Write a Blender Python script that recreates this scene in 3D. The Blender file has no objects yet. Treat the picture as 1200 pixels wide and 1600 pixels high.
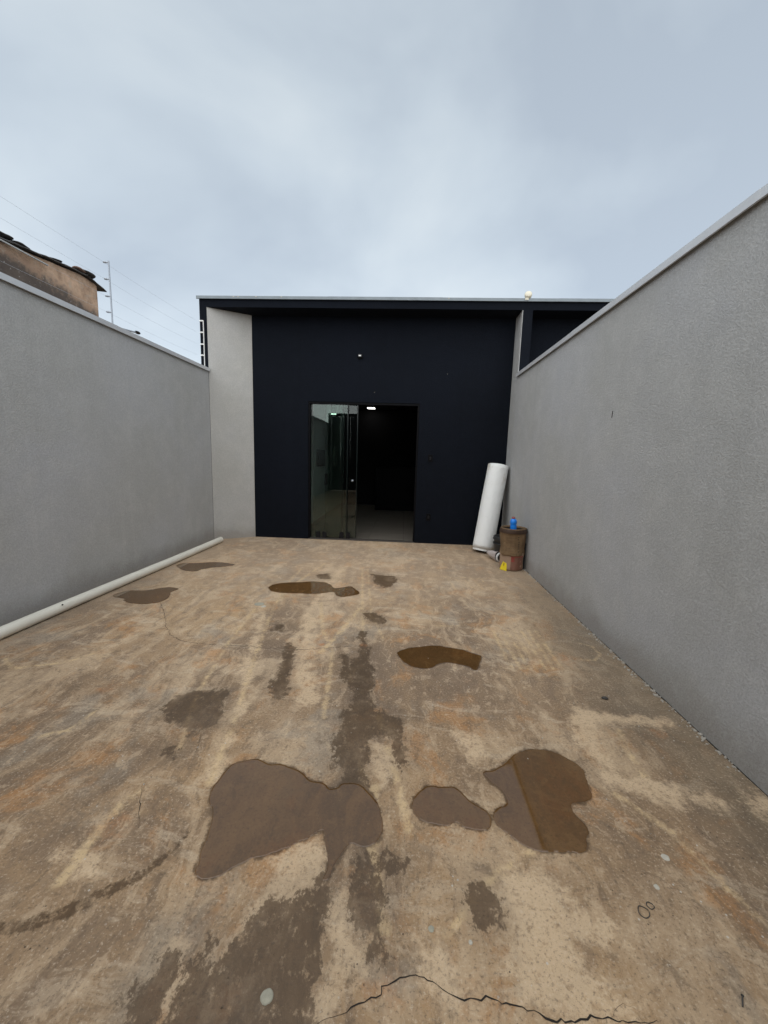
import bpy, bmesh, math, random
import numpy as np
from mathutils import Matrix, Vector, noise as mnoise
random.seed(7); np.random.seed(7)
S = bpy.context.scene
COL = S.collection
R = math.radians

# ---------------- camera ----------------
cd = bpy.data.cameras.new('camera'); cam = bpy.data.objects.new('camera', cd); COL.objects.link(cam)
cd.sensor_fit = 'VERTICAL'; cd.sensor_height = 24; cd.lens = 24 * 607.2 / 1600
cd.clip_start = .05; cd.clip_end = 2000
rt, up, fw = (0.998174, 0.053357, 0.02831), (-0.035428, 0.137564, 0.989859), (-0.048922, 0.989055, -0.139204)
cam.matrix_world = Matrix(((rt[0], up[0], -fw[0], 0), (rt[1], up[1], -fw[1], 0), (rt[2], up[2], -fw[2], 1.4), (0, 0, 0, 1)))
S.camera = cam
# ---------------- exposure ----------------
S.view_settings.view_transform = 'Standard'; S.view_settings.look = 'None'
S.view_settings.exposure = 1.12; S.view_settings.gamma = 1; S.view_settings.use_curve_mapping = False
# ---------------- sky ----------------
SUN_EL, SUN_AZ = R(42), R(188)      # azimuth clockwise from +Y: the sun stands high behind the camera
W = bpy.data.worlds.new('World'); S.world = W; W.use_nodes = True
wn, wl = W.node_tree.nodes, W.node_tree.links
wn.clear()
def wnode(t, **k):
    n = wn.new(t)
    for a, b in k.items(): setattr(n, a, b)
    return n
sky = wnode('ShaderNodeTexSky', sky_type='NISHITA', sun_disc=False, sun_elevation=SUN_EL, sun_rotation=SUN_AZ)
tc = wnode('ShaderNodeTexCoord')
mp = wnode('ShaderNodeMapping'); mp.inputs['Scale'].default_value = (1, 1, 1.5); mp.inputs['Location'].default_value = (.35, .1, .62)
wl.new(tc.outputs['Generated'], mp.inputs['Vector'])
n1 = wnode('ShaderNodeTexNoise'); n1.inputs['Scale'].default_value = 1.8; n1.inputs['Detail'].default_value = 5; n1.inputs['Roughness'].default_value = .48
n1.inputs['Distortion'].default_value = .25
wl.new(mp.outputs[0], n1.inputs['Vector'])
cr = wnode('ShaderNodeValToRGB'); e = cr.color_ramp.elements
e[0].position = .36; e[0].color = (.43, .495, .57, 1)
e[1].position = .64; e[1].color = (.63, .695, .74, 1)
x = e.new(.5); x.color = (.53, .60, .665, 1)
wl.new(n1.outputs['Fac'], cr.inputs['Fac'])
# the cloud deck is brighter low down, as an even overcast thins towards the horizon
sx = wnode('ShaderNodeSeparateXYZ'); wl.new(tc.outputs['Generated'], sx.inputs[0])
mr = wnode('ShaderNodeMapRange'); mr.inputs['From Min'].default_value = .05; mr.inputs['From Max'].default_value = .75
mr.inputs['To Min'].default_value = 6.3; mr.inputs['To Max'].default_value = 4.8
wl.new(sx.outputs['Z'], mr.inputs['Value'])
vm = wnode('ShaderNodeVectorMath', operation='SCALE'); wl.new(cr.outputs['Color'], vm.inputs[0]); wl.new(mr.outputs[0], vm.inputs['Scale'])
mx = wnode('ShaderNodeMix', data_type='RGBA'); mx.inputs['Factor'].default_value = .94
wl.new(sky.outputs[0], mx.inputs['A']); wl.new(vm.outputs[0], mx.inputs['B'])
bg = wnode('ShaderNodeBackground'); bg.inputs['Strength'].default_value = .1
wo = wnode('ShaderNodeOutputWorld')
wl.new(mx.outputs['Result'], bg.inputs['Color']); wl.new(bg.outputs[0], wo.inputs['Surface'])
# ---------------- sun, veiled by the overcast ----------------
sd = bpy.data.lights.new('sun', 'SUN'); sd.energy = 1.5; sd.angle = R(125); sd.color = (1, .98, .95)
so = bpy.data.objects.new('sun', sd); COL.objects.link(so)
so.rotation_euler = (R(90) - SUN_EL, 0, -SUN_AZ + math.pi)
so.location = (0, -6, 12)
PUDDLES={"A":[[-0.751,1.379],[-0.761,1.425],[-0.749,1.502],[-0.734,1.549],[-0.693,1.575],[-0.632,1.592],[-0.57,1.567],[-0.52,1.571],[-0.456,1.554],[-0.397,1.524],[-0.36,1.492],[-0.303,1.485],[-0.27,1.458],[-0.237,1.466],[-0.213,1.491],[-0.151,1.49],[-0.091,1.442],[-0.062,1.406],[-0.046,1.364],[-0.033,1.297],[-0.045,1.259],[-0.067,1.233],[-0.107,1.221],[-0.143,1.233],[-0.164,1.213],[-0.181,1.178],[-0.198,1.144],[-0.207,1.105],[-0.225,1.106],[-0.218,1.132],[-0.221,1.175],[-0.238,1.219],[-0.258,1.273],[-0.285,1.258],[-0.321,1.231],[-0.356,1.21],[-0.391,1.19],[-0.431,1.17],[-0.471,1.156],[-0.509,1.136],[-0.543,1.112],[-0.566,1.09],[-0.602,1.075],[-0.629,1.075],[-0.656,1.094],[-0.656,1.12],[-0.67,1.151],[-0.677,1.209],[-0.69,1.271],[-0.707,1.324],[-0.737,1.351]],"B":[[0.08,1.418],[0.096,1.457],[0.132,1.497],[0.167,1.511],[0.201,1.506],[0.256,1.511],[0.294,1.489],[0.321,1.445],[0.361,1.418],[0.388,1.392],[0.387,1.357],[0.369,1.329],[0.319,1.323],[0.283,1.329],[0.249,1.346],[0.21,1.33],[0.155,1.332],[0.118,1.342],[0.088,1.375]],"C":[[0.404,1.601],[0.459,1.624],[0.52,1.667],[0.572,1.721],[0.636,1.757],[0.718,1.771],[0.787,1.75],[0.844,1.704],[0.868,1.659],[0.865,1.613],[0.852,1.56],[0.84,1.511],[0.804,1.485],[0.748,1.475],[0.731,1.441],[0.738,1.406],[0.754,1.373],[0.754,1.341],[0.733,1.32],[0.716,1.282],[0.688,1.263],[0.648,1.263],[0.601,1.259],[0.553,1.252],[0.501,1.268],[0.453,1.304],[0.413,1.34],[0.4,1.379],[0.419,1.416],[0.464,1.442],[0.476,1.465],[0.461,1.511],[0.423,1.558]],"D":[[-0.003,2.655],[0.051,2.713],[0.139,2.752],[0.282,2.793],[0.368,2.773],[0.47,2.748],[0.549,2.707],[0.601,2.668],[0.577,2.584],[0.544,2.495],[0.517,2.472],[0.484,2.513],[0.424,2.537],[0.345,2.551],[0.278,2.528],[0.242,2.482],[0.193,2.459],[0.13,2.461],[0.083,2.486],[0.035,2.543],[0.005,2.605]],"E":[[-1.391,3.881],[-1.373,3.999],[-1.268,4.077],[-1.121,4.114],[-0.973,4.16],[-0.836,4.138],[-0.755,4.06],[-0.714,3.973],[-0.629,4.0],[-0.547,4.049],[-0.487,3.981],[-0.421,3.844],[-0.496,3.772],[-0.572,3.722],[-0.637,3.753],[-0.69,3.844],[-0.771,3.819],[-0.881,3.769],[-1.026,3.764],[-1.17,3.759],[-1.3,3.784]],"F":[[-2.762,3.455],[-2.774,3.556],[-2.716,3.626],[-2.574,3.645],[-2.49,3.722],[-2.404,3.767],[-2.284,3.736],[-2.292,3.62],[-2.236,3.495],[-2.235,3.393],[-2.31,3.319],[-2.422,3.304],[-2.551,3.342],[-2.626,3.415]],"G":[[-2.777,4.545],[-2.755,4.647],[-2.602,4.671],[-2.419,4.751],[-2.275,4.743],[-2.106,4.678],[-2.175,4.589],[-2.305,4.521],[-2.393,4.434],[-2.433,4.339],[-2.555,4.347],[-2.664,4.421]]}
DAMP=[[[-0.328,2.527],[-0.28,2.576],[-0.289,2.82],[-0.27,2.822],[-0.212,2.584],[-0.159,2.234],[-0.161,2.044],[-0.066,1.968],[0.024,1.898],[-0.04,1.796],[-0.121,1.789],[-0.159,1.719],[-0.142,1.619],[-0.115,1.463],[-0.145,1.445],[-0.211,1.488],[-0.216,1.557],[-0.283,1.607],[-0.313,1.684],[-0.286,1.797],[-0.291,1.931],[-0.256,2.006],[-0.227,2.129],[-0.328,2.288]],[[-0.231,1.091],[-0.206,1.074],[-0.19,1.02],[-0.19,0.97],[-0.17,0.897],[-0.188,0.855],[-0.194,0.811],[-0.185,0.739],[-0.625,0.709],[-0.656,0.796],[-0.617,0.844],[-0.63,0.878],[-0.607,0.886],[-0.579,0.847],[-0.597,0.813],[-0.587,0.771],[-0.559,0.753],[-0.523,0.776],[-0.533,0.837],[-0.55,0.883],[-0.529,0.914],[-0.494,0.902],[-0.485,0.847],[-0.454,0.876],[-0.41,0.923],[-0.409,0.97],[-0.379,1.024],[-0.331,1.001],[-0.301,0.986],[-0.279,1.031],[-0.263,1.051]],[[-0.121,1.205],[-0.051,1.105],[-0.022,1.069],[-0.024,0.921],[-0.054,0.905],[-0.069,0.963],[-0.113,1.009],[-0.1,1.063]],[[-1.295,1.917],[-1.258,1.998],[-1.196,2.045],[-1.097,2.076],[-0.998,2.086],[-1.036,1.98],[-0.938,1.878],[-0.939,1.81],[-0.991,1.757],[-1.03,1.707],[-1.124,1.793],[-1.229,1.851]],[[-1.073,1.617],[-1.041,1.634],[-1.013,1.622],[-1.005,1.557],[-1.041,1.567]],[[-0.814,2.691],[-0.756,2.643],[-0.714,2.331],[-0.666,2.037],[-0.686,2.035],[-0.75,2.12],[-0.765,2.298],[-0.796,2.604]],[[-1.018,3.042],[-0.947,3.004],[-0.939,2.916],[-1.014,2.886],[-1.01,2.93]],[[-0.359,4.535],[-0.088,4.48],[-0.055,4.264],[-0.176,4.046],[-0.26,4.153]],[[-1.0,4.394],[-0.874,4.46],[-0.812,4.286],[-0.912,4.245]],[[-0.328,3.324],[-0.223,3.336],[-0.11,3.172],[-0.127,3.113],[-0.274,3.202]],[[-0.3,2.968],[-0.269,2.95],[-0.232,2.7],[-0.283,2.695]],[[-0.399,2.579],[-0.34,2.52],[-0.296,2.318],[-0.348,2.313]],[[-0.024,1.19],[-0.002,1.203],[0.044,1.184],[0.011,1.171]],[[-0.0,1.16],[0.022,1.159],[0.02,1.145],[0.003,1.147]],[[0.3,1.126],[0.321,1.104],[0.334,1.068],[0.317,1.015],[0.29,0.997],[0.273,1.037],[0.259,1.071],[0.269,1.1]],[[-0.029,1.945],[0.023,1.924],[0.016,1.824],[0.041,1.758],[0.064,1.637],[0.027,1.605],[-0.0,1.651],[-0.006,1.754],[-0.057,1.818]]]
TRACK=[[-0.717,1.312],[-0.747,1.26],[-0.752,1.215],[-0.771,1.166],[-0.795,1.12],[-0.836,1.065],[-0.897,1.017],[-0.961,0.967],[-1.022,0.933],[-1.087,0.908],[-1.138,0.901],[-1.211,0.895]]
TRACKW=[0.003,0.005,0.009,0.012,0.02,0.022,0.026,0.03,0.03,0.028,0.02,0.01]
PALE=[[[0.389,1.189],[0.434,1.193],[0.56,1.151],[0.6,1.097],[0.717,1.053],[0.694,1.011],[0.587,0.98],[0.53,1.023],[0.555,0.949],[0.593,0.884],[0.651,0.84],[0.444,0.803],[0.347,0.848],[0.344,0.933],[0.355,1.01],[0.356,1.097]],[[-1.23,3.274],[-1.171,3.238],[-0.996,2.457],[-0.845,1.896],[-0.883,1.908],[-1.039,2.452]],[[-0.847,1.723],[-0.812,1.704],[-0.759,1.493],[-0.786,1.45],[-0.821,1.542]],[[-0.1,1.724],[0.009,1.8],[0.018,1.633],[-0.04,1.486],[-0.083,1.516]],[[1.035,2.098],[1.21,2.075],[1.509,2.046],[1.49,2.008],[1.092,2.008],[1.057,1.909]],[[1.035,2.098],[1.077,2.053],[1.057,1.909],[1.009,1.643],[0.984,1.693],[0.948,1.819],[0.954,2.023]],[[0.933,1.674],[1.145,1.619],[1.401,1.541],[1.343,1.484],[1.146,1.513],[0.946,1.585]],[[-0.481,0.84],[-0.485,0.903],[-0.445,0.984],[-0.378,1.051],[-0.405,1.161],[-0.316,1.213],[-0.263,1.266],[-0.226,1.175],[-0.233,1.101],[-0.281,1.04],[-0.301,0.986],[-0.331,1.001],[-0.379,1.024],[-0.409,0.97],[-0.454,0.876]],[[-0.199,1.093],[-0.115,1.1],[-0.111,0.992],[-0.072,0.904],[-0.11,0.86],[-0.164,0.784],[-0.189,0.805],[-0.172,0.862],[-0.18,0.971]],[[-0.607,0.886],[-0.587,0.884],[-0.533,0.837],[-0.523,0.776],[-0.559,0.753],[-0.587,0.783]],[[-1.148,1.103],[-1.08,1.13],[-0.978,1.105],[-0.999,1.062],[-1.081,1.066]],[[1.541,1.569],[1.642,1.593],[1.621,1.499],[1.526,1.477]],[[0.082,0.959],[0.147,0.948],[0.169,0.9],[0.156,0.853],[0.098,0.882]],[[-0.056,1.795],[-0.036,1.893],[-0.007,1.776],[-0.016,1.574],[-0.058,1.552]],[[0.286,1.825],[0.406,1.86],[0.445,1.73],[0.36,1.682]],[[-0.836,4.385],[-0.712,4.813],[-0.817,3.252],[-0.745,2.77],[-0.446,2.077],[-0.526,1.953],[-0.817,2.762]],[[-0.817,3.252],[-0.718,3.194],[-0.573,2.127],[-0.639,2.153]]]
STREAK=[[[[-0.999,4.921],[-1.212,3.726],[-1.093,3.006],[-0.938,2.227],[-0.867,1.921],[-0.823,1.66],[-0.781,1.44]],0.014],[[[-0.766,3.57],[-0.606,2.929],[-0.479,2.638],[-0.428,2.278],[-0.392,1.911]],0.014],[[[-0.491,4.759],[-0.292,2.989]],0.012],[[[-0.413,4.713],[-0.253,3.321],[-0.112,2.84]],0.008],[[[-0.373,3.456],[-0.462,2.969],[-0.559,2.592]],0.02],[[[-1.161,3.605],[-1.241,4.205],[-1.234,4.59]],0.012],[[[-0.081,1.482],[-0.062,1.21],[-0.013,0.983]],0.02],[[[-0.092,1.939],[-0.012,1.63],[0.068,1.293]],0.015],[[[1.416,2.956],[1.494,2.912],[1.499,2.794],[1.414,2.693],[1.305,2.699]],0.008],[[[-0.17,1.656],[-0.099,1.388],[-0.073,1.232]],0.01],[[[-2.093,2.428],[-2.199,2.289],[-2.446,2.185],[-2.607,2.287]],0.012],[[[-1.023,1.622],[-1.17,2.069],[-1.269,2.711],[-1.314,3.339]],0.012],[[[1.182,1.954],[1.138,1.73],[1.141,1.636]],0.014],[[[-1.063,1.369],[-1.086,1.226],[-1.078,1.027]],0.02],[[[-1.745,1.643],[-1.631,1.698],[-1.621,1.85]],0.012],[[[0.415,4.566],[1.018,4.526]],0.01],[[[0.306,3.144],[0.497,3.166]],0.008],[[[0.178,0.981],[0.322,1.133],[0.508,1.254]],0.012],[[[1.162,1.086],[1.08,1.373],[0.948,1.536]],0.012],[[[0.781,3.112],[0.778,2.516]],0.012],[[[0.84,3.119],[0.836,2.522]],0.012],[[[0.9,3.125],[0.893,2.528]],0.012],[[[0.959,3.132],[0.951,2.534]],0.012],[[[1.019,3.139],[1.009,2.54]],0.012],[[[1.079,3.146],[1.067,2.546]],0.012],[[[1.14,3.153],[1.125,2.552]],0.012],[[[0.557,4.461],[0.601,4.106]],0.008],[[[0.656,4.475],[0.7,4.12]],0.008],[[[0.756,4.489],[0.799,4.133]],0.008],[[[0.855,4.503],[0.898,4.146]],0.008],[[[0.956,4.518],[0.998,4.16]],0.008]]
RUST=[[-0.571,2.717,0.035],[-0.261,2.74,0.045],[-1.705,2.049,0.12],[0.789,1.933,0.0],[1.375,1.946,0.12],[1.187,2.687,0.2],[-1.051,1.229,0.15],[-0.006,0.855,0.12]]
CRACKS=[[[-2.248,3.38],[-2.097,3.192],[-1.971,3.022],[-1.865,2.867],[-1.755,2.746],[-1.65,2.669],[-1.562,2.644],[-1.474,2.631],[-1.342,2.625],[-1.058,2.633],[-1.025,2.614],[-0.854,2.622],[-0.681,2.623],[-0.518,2.669],[-0.316,2.72]],[[-0.169,0.77],[-0.116,0.793],[-0.086,0.806],[-0.054,0.82],[-0.013,0.837],[-0.006,0.85],[0.037,0.869],[0.076,0.88],[0.102,0.882],[0.127,0.871],[0.164,0.851],[0.213,0.842],[0.264,0.849],[0.328,0.841],[0.382,0.83],[0.434,0.819],[0.482,0.82],[0.527,0.832],[0.567,0.832],[0.604,0.827],[0.694,0.833]],[[-1.062,1.416],[-1.018,1.342],[-0.953,1.237]],[[-0.974,1.735],[-0.927,1.59]]]
MISC={"blob1":[-0.309,0.811],"blob2":[-1.32,3.433],"sp1":[0.989,1.269],"sp2":[0.893,1.164],"ring1":[0.804,1.084],"ring2":[0.836,1.104],"nail":[0.942,0.889],"peb":[1.251,2.227],"sp3":[0.242,0.966],"sp4":[0.129,0.991]}
# ---------------- measures ----------------
XL, XR = -3.05, 1.615            # inner faces of the boundary walls
YF, YB = 6.04, 6.375             # front of the frame, face of the recessed facade
HW = 2.67                        # boundary walls
HT, HB = 3.705, 3.556            # top and underside of the beam
# ---------------- helpers ----------------
def tag(o, label=None, cat=None, group=None, kind=None):
    if label: o['label'] = label
    if cat: o['category'] = cat
    if group: o['group'] = group
    if kind: o['kind'] = kind
    return o
def empty(name, loc=(0, 0, 0), rz=0):
    o = bpy.data.objects.new(name, None); COL.objects.link(o); o.location = loc; o.rotation_euler.z = rz
    o.empty_display_size = .1
    return o
def link(name, me, mat=None, parent=None):
    o = bpy.data.objects.new(name, me); COL.objects.link(o)
    if mat: me.materials.append(mat)
    if parent: o.parent = parent
    return o
class MB:
    def __init__(s): s.bm = bmesh.new()
    def box(s, x0, x1, y0, y1, z0, z1, bev=0):
        m = Matrix.Translation(((x0+x1)/2, (y0+y1)/2, (z0+z1)/2)) @ Matrix.Diagonal((x1-x0, y1-y0, z1-z0, 1))
        v = bmesh.ops.create_cube(s.bm, size=1, matrix=m)['verts']
        if bev:
            ed = {e for q in v for e in q.link_edges}
            bmesh.ops.bevel(s.bm, geom=list(ed), offset=bev, segments=2, affect='EDGES', profile=.6)
        return s
    def prism(s, pts, z0, z1):
        a = [s.bm.verts.new((x, y, z0)) for x, y in pts]; b = [s.bm.verts.new((x, y, z1)) for x, y in pts]
        s.bm.faces.new(a[::-1]); s.bm.faces.new(b); n = len(pts)
        for i in range(n): s.bm.faces.new((a[i], a[(i+1) % n], b[(i+1) % n], b[i]))
        return s
    def tube(s, pts, rad, n=10, cap=True):
        pts = [Vector(p) for p in pts]; rr = rad if isinstance(rad, (list, tuple)) else [rad]*len(pts)
        rings = []
        for i, p in enumerate(pts):
            t = (pts[min(i+1, len(pts)-1)] - pts[max(i-1, 0)]).normalized()
            q = t.to_track_quat('Z', 'Y').to_matrix()
            rings.append([s.bm.verts.new(p + q @ Vector((math.cos(2*math.pi*k/n)*rr[i], math.sin(2*math.pi*k/n)*rr[i], 0))) for k in range(n)])
        for a, b in zip(rings, rings[1:]):
            for k in range(n): s.bm.faces.new((a[k], a[(k+1) % n], b[(k+1) % n], b[k]))
        if cap:
            s.bm.faces.new(rings[0][::-1]); s.bm.faces.new(rings[-1])
        return s
    def lathe(s, prof, n=32, centre=(0, 0, 0), wob=None):
        rings = []
        for j, (r, z) in enumerate(prof):
            ring = []
            for k in range(n):
                a = 2*math.pi*k/n; q = r*(1 + (wob(a, z) if wob else 0))
                ring.append(s.bm.verts.new((centre[0]+q*math.cos(a), centre[1]+q*math.sin(a), centre[2]+z)))
            rings.append(ring)
        for a, b in zip(rings, rings[1:]):
            for k in range(n): s.bm.faces.new((a[k], a[(k+1) % n], b[(k+1) % n], b[k]))
        return s
    def build(s, name, mat, parent=None, smooth=False, loc=None):
        bmesh.ops.recalc_face_normals(s.bm, faces=s.bm.faces)
        me = bpy.data.meshes.new(name); s.bm.to_mesh(me); s.bm.free()
        if smooth:
            me.polygons.foreach_set('use_smooth', [True]*len(me.polygons))
        o = link(name, me, mat, parent)
        if loc: o.location = loc
        return o

# ---------------- materials ----------------
class NT:
    """small wrapper for node materials"""
    def __init__(s, name):
        s.m = bpy.data.materials.new(name); s.m.use_nodes = True; s.t = s.m.node_tree; s.t.nodes.clear()
        s.out = s.n('ShaderNodeOutputMaterial'); s.b = s.n('ShaderNodeBsdfPrincipled'); s.l(s.b.outputs[0], s.out.inputs['Surface'])
        s.co = s.n('ShaderNodeTexCoord').outputs['Object']
    def n(s, t, **k):
        q = s.t.nodes.new(t)
        for a, b in k.items(): setattr(q, a, b)
        return q
    def l(s, a, b): s.t.links.new(a, b)
    def put(s, sock, v):
        if hasattr(v, 'node'): s.l(v, sock)
        elif isinstance(v, (tuple, list)) and len(v) == 3 and sock.type == 'RGBA': sock.default_value = (*v, 1)
        else: sock.default_value = v
    def scaled(s, sc, loc=(0, 0, 0), rot=(0, 0, 0), src=None):
        q = s.n('ShaderNodeMapping'); q.inputs['Scale'].default_value = sc; q.inputs['Location'].default_value = loc; q.inputs['Rotation'].default_value = rot
        s.l(src or s.co, q.inputs[0]); return q.outputs[0]
    def noise(s, scale, detail=4, rough=.55, vec=None, dist=0, out='Fac'):
        q = s.n('ShaderNodeTexNoise'); q.inputs['Scale'].default_value = scale; q.inputs['Detail'].default_value = detail
        q.inputs['Roughness'].default_value = rough; q.inputs['Distortion'].default_value = dist
        s.l(vec or s.co, q.inputs['Vector']); return q.outputs[out]
    def voro(s, scale, vec=None, feature='F1', out='Distance', rnd=1):
        q = s.n('ShaderNodeTexVoronoi', feature=feature); q.inputs['Scale'].default_value = scale; q.inputs['Randomness'].default_value = rnd
        s.l(vec or s.co, q.inputs['Vector']); return q.outputs[out]
    def math(s, op, a, b=0, c=0, clamp=False):
        q = s.n('ShaderNodeMath', operation=op, use_clamp=clamp)
        for i, v in enumerate((a, b, c)): s.put(q.inputs[i], v)
        return q.outputs[0]
    def step(s, v, a, b, lo=0, hi=1):
        q = s.n('ShaderNodeMapRange', interpolation_type='SMOOTHSTEP')
        s.put(q.inputs['Value'], v)
        for k, z in (('From Min', a), ('From Max', b), ('To Min', lo), ('To Max', hi)): q.inputs[k].default_value = z
        return q.outputs[0]
    def mix(s, f, a, b, mode='MIX'):
        q = s.n('ShaderNodeMix', data_type='RGBA', blend_type=mode)
        s.put(q.inputs['Factor'], f); s.put(q.inputs['A'], a); s.put(q.inputs['B'], b); return q.outputs['Result']
    def ramp(s, v, stops):
        q = s.n('ShaderNodeValToRGB'); el = q.color_ramp.elements
        for i, (p, c) in enumerate(stops):
            z = el[i] if i < 2 else el.new(p)
            z.position = p; z.color = (*c, 1)
        s.l(v, q.inputs[0]); return q.outputs['Color']
    def attr(s, name): return s.n('ShaderNodeAttribute', attribute_name=name).outputs['Fac']
    def bump(s, h, strength=.5, dist=.01, prev=None):
        q = s.n('ShaderNodeBump'); q.inputs['Strength'].default_value = strength; q.inputs['Distance'].default_value = dist
        s.l(h, q.inputs['Height'])
        if prev: s.l(prev, q.inputs['Normal'])
        return q.outputs[0]
    def fin(s, col, rough=.8, nrm=None, **k):
        s.put(s.b.inputs['Base Color'], col); s.put(s.b.inputs['Roughness'], rough)
        if nrm: s.l(nrm, s.b.inputs['Normal'])
        for a, v in k.items(): s.put(s.b.inputs[a.replace('_', ' ')], v)
        return s.m

def plain(name, col, rough=.6, var=.12, scale=12, bump=0, bscale=80, **k):
    t = NT(name)
    f = t.noise(scale, 4)
    c = t.mix(f, tuple(v*(1-var) for v in col), tuple(min(1, v*(1+var)) for v in col))
    nr = t.bump(t.noise(bscale, 3), bump, .003) if bump else None
    return t.fin(c, rough, nr, **k)

def stucco(name, col, bsc=1.0, grime=.42, dirtz=True, tint=(.94, .95, 1.0), spec=.3, crest=1.28):
    """textured acrylic plaster: worm-like orange-peel relief, faint roller mottling, rain streaks"""
    t = NT(name)
    big = t.noise(.9, 5, .55)
    mot = t.noise(5, 5, .6)
    st = t.noise(1, 6, .6, vec=t.scaled((9, 9, .35)))
    c = t.mix(t.step(big, .35, .68), tuple(v*.93 for v in col), tuple(v*1.06*q for v, q in zip(col, tint)))
    c = t.mix(t.math('MULTIPLY', t.step(mot, .4, .7), .4), c, tuple(v*1.14 for v in col))
    c = t.mix(t.math('MULTIPLY', t.step(st, .55, .8), grime), c, tuple(v*.8 for v in col))
    c = t.mix(t.math('MULTIPLY', t.step(st, .46, .3), grime*.5), c, tuple(min(1, v*1.2) for v in col))
    g1 = t.noise(88*bsc, 3, .6, dist=.6)
    g2 = t.noise(230*bsc, 2, .6)
    vr = t.voro(105*bsc, vec=None, feature='SMOOTH_F1')
    gr = t.math('ADD', t.math('MULTIPLY', g1, 1.0), t.math('ADD', t.math('MULTIPLY', g2, .35), t.math('MULTIPLY', vr, .4)))
    # pits of the plaster are tinted darker, crests lighter
    c = t.mix(t.step(gr, .98, .72, 0, .28), c, tuple(v*.55 for v in col))
    c = t.mix(t.step(gr, .98, 1.2, 0, .30), c, tuple(min(1, v*crest) for v in col))
    if dirtz:
        z = t.n('ShaderNodeSeparateXYZ'); t.l(t.co, z.inputs[0])
        zz = t.math('ADD', z.outputs['Z'], t.math('MULTIPLY', t.noise(3.2, 5, .65), -.35))
        c = t.mix(t.step(zz, .12, -.14, 0, .42), c, (.20, .165, .125))
    nr = t.bump(t.noise(1.6, 3), .5, .02)
    nr = t.bump(gr, .62, .0062, nr)
    return t.fin(c, .86, nr, Specular_IOR_Level=spec)

M = {}
M['wall'] = stucco('grey_stucco', (.45, .45, .438))
M['panel'] = stucco('light_grey_stucco', (.46, .45, .42), bsc=1.05, grime=.12)
M['black'] = stucco('black_stucco', (.0062, .0081, .0126), bsc=.9, grime=.5, dirtz=False, spec=.10, crest=3.0)
M['coping'] = plain('galvanised_coping', (.62, .635, .65), .42, .12, 6, .1, 60, Metallic=.25)
M['dcoping'] = plain('dull_zinc_coping', (.20, .23, .25), .5, .3, 9, .1, 60, Metallic=.3)
M['frame'] = plain('black_aluminium', (.004, .004, .005), .5, .1, Specular_IOR_Level=.08)
M['white'] = plain('white_plastic', (.78, .78, .76), .45, .06)
M['galv'] = plain('grey_aluminium_pole', (.34, .37, .41), .45, .1, Metallic=.5)
M['wire'] = plain('steel_wire', (.55, .58, .62), .5, .05, Metallic=.3)


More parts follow.
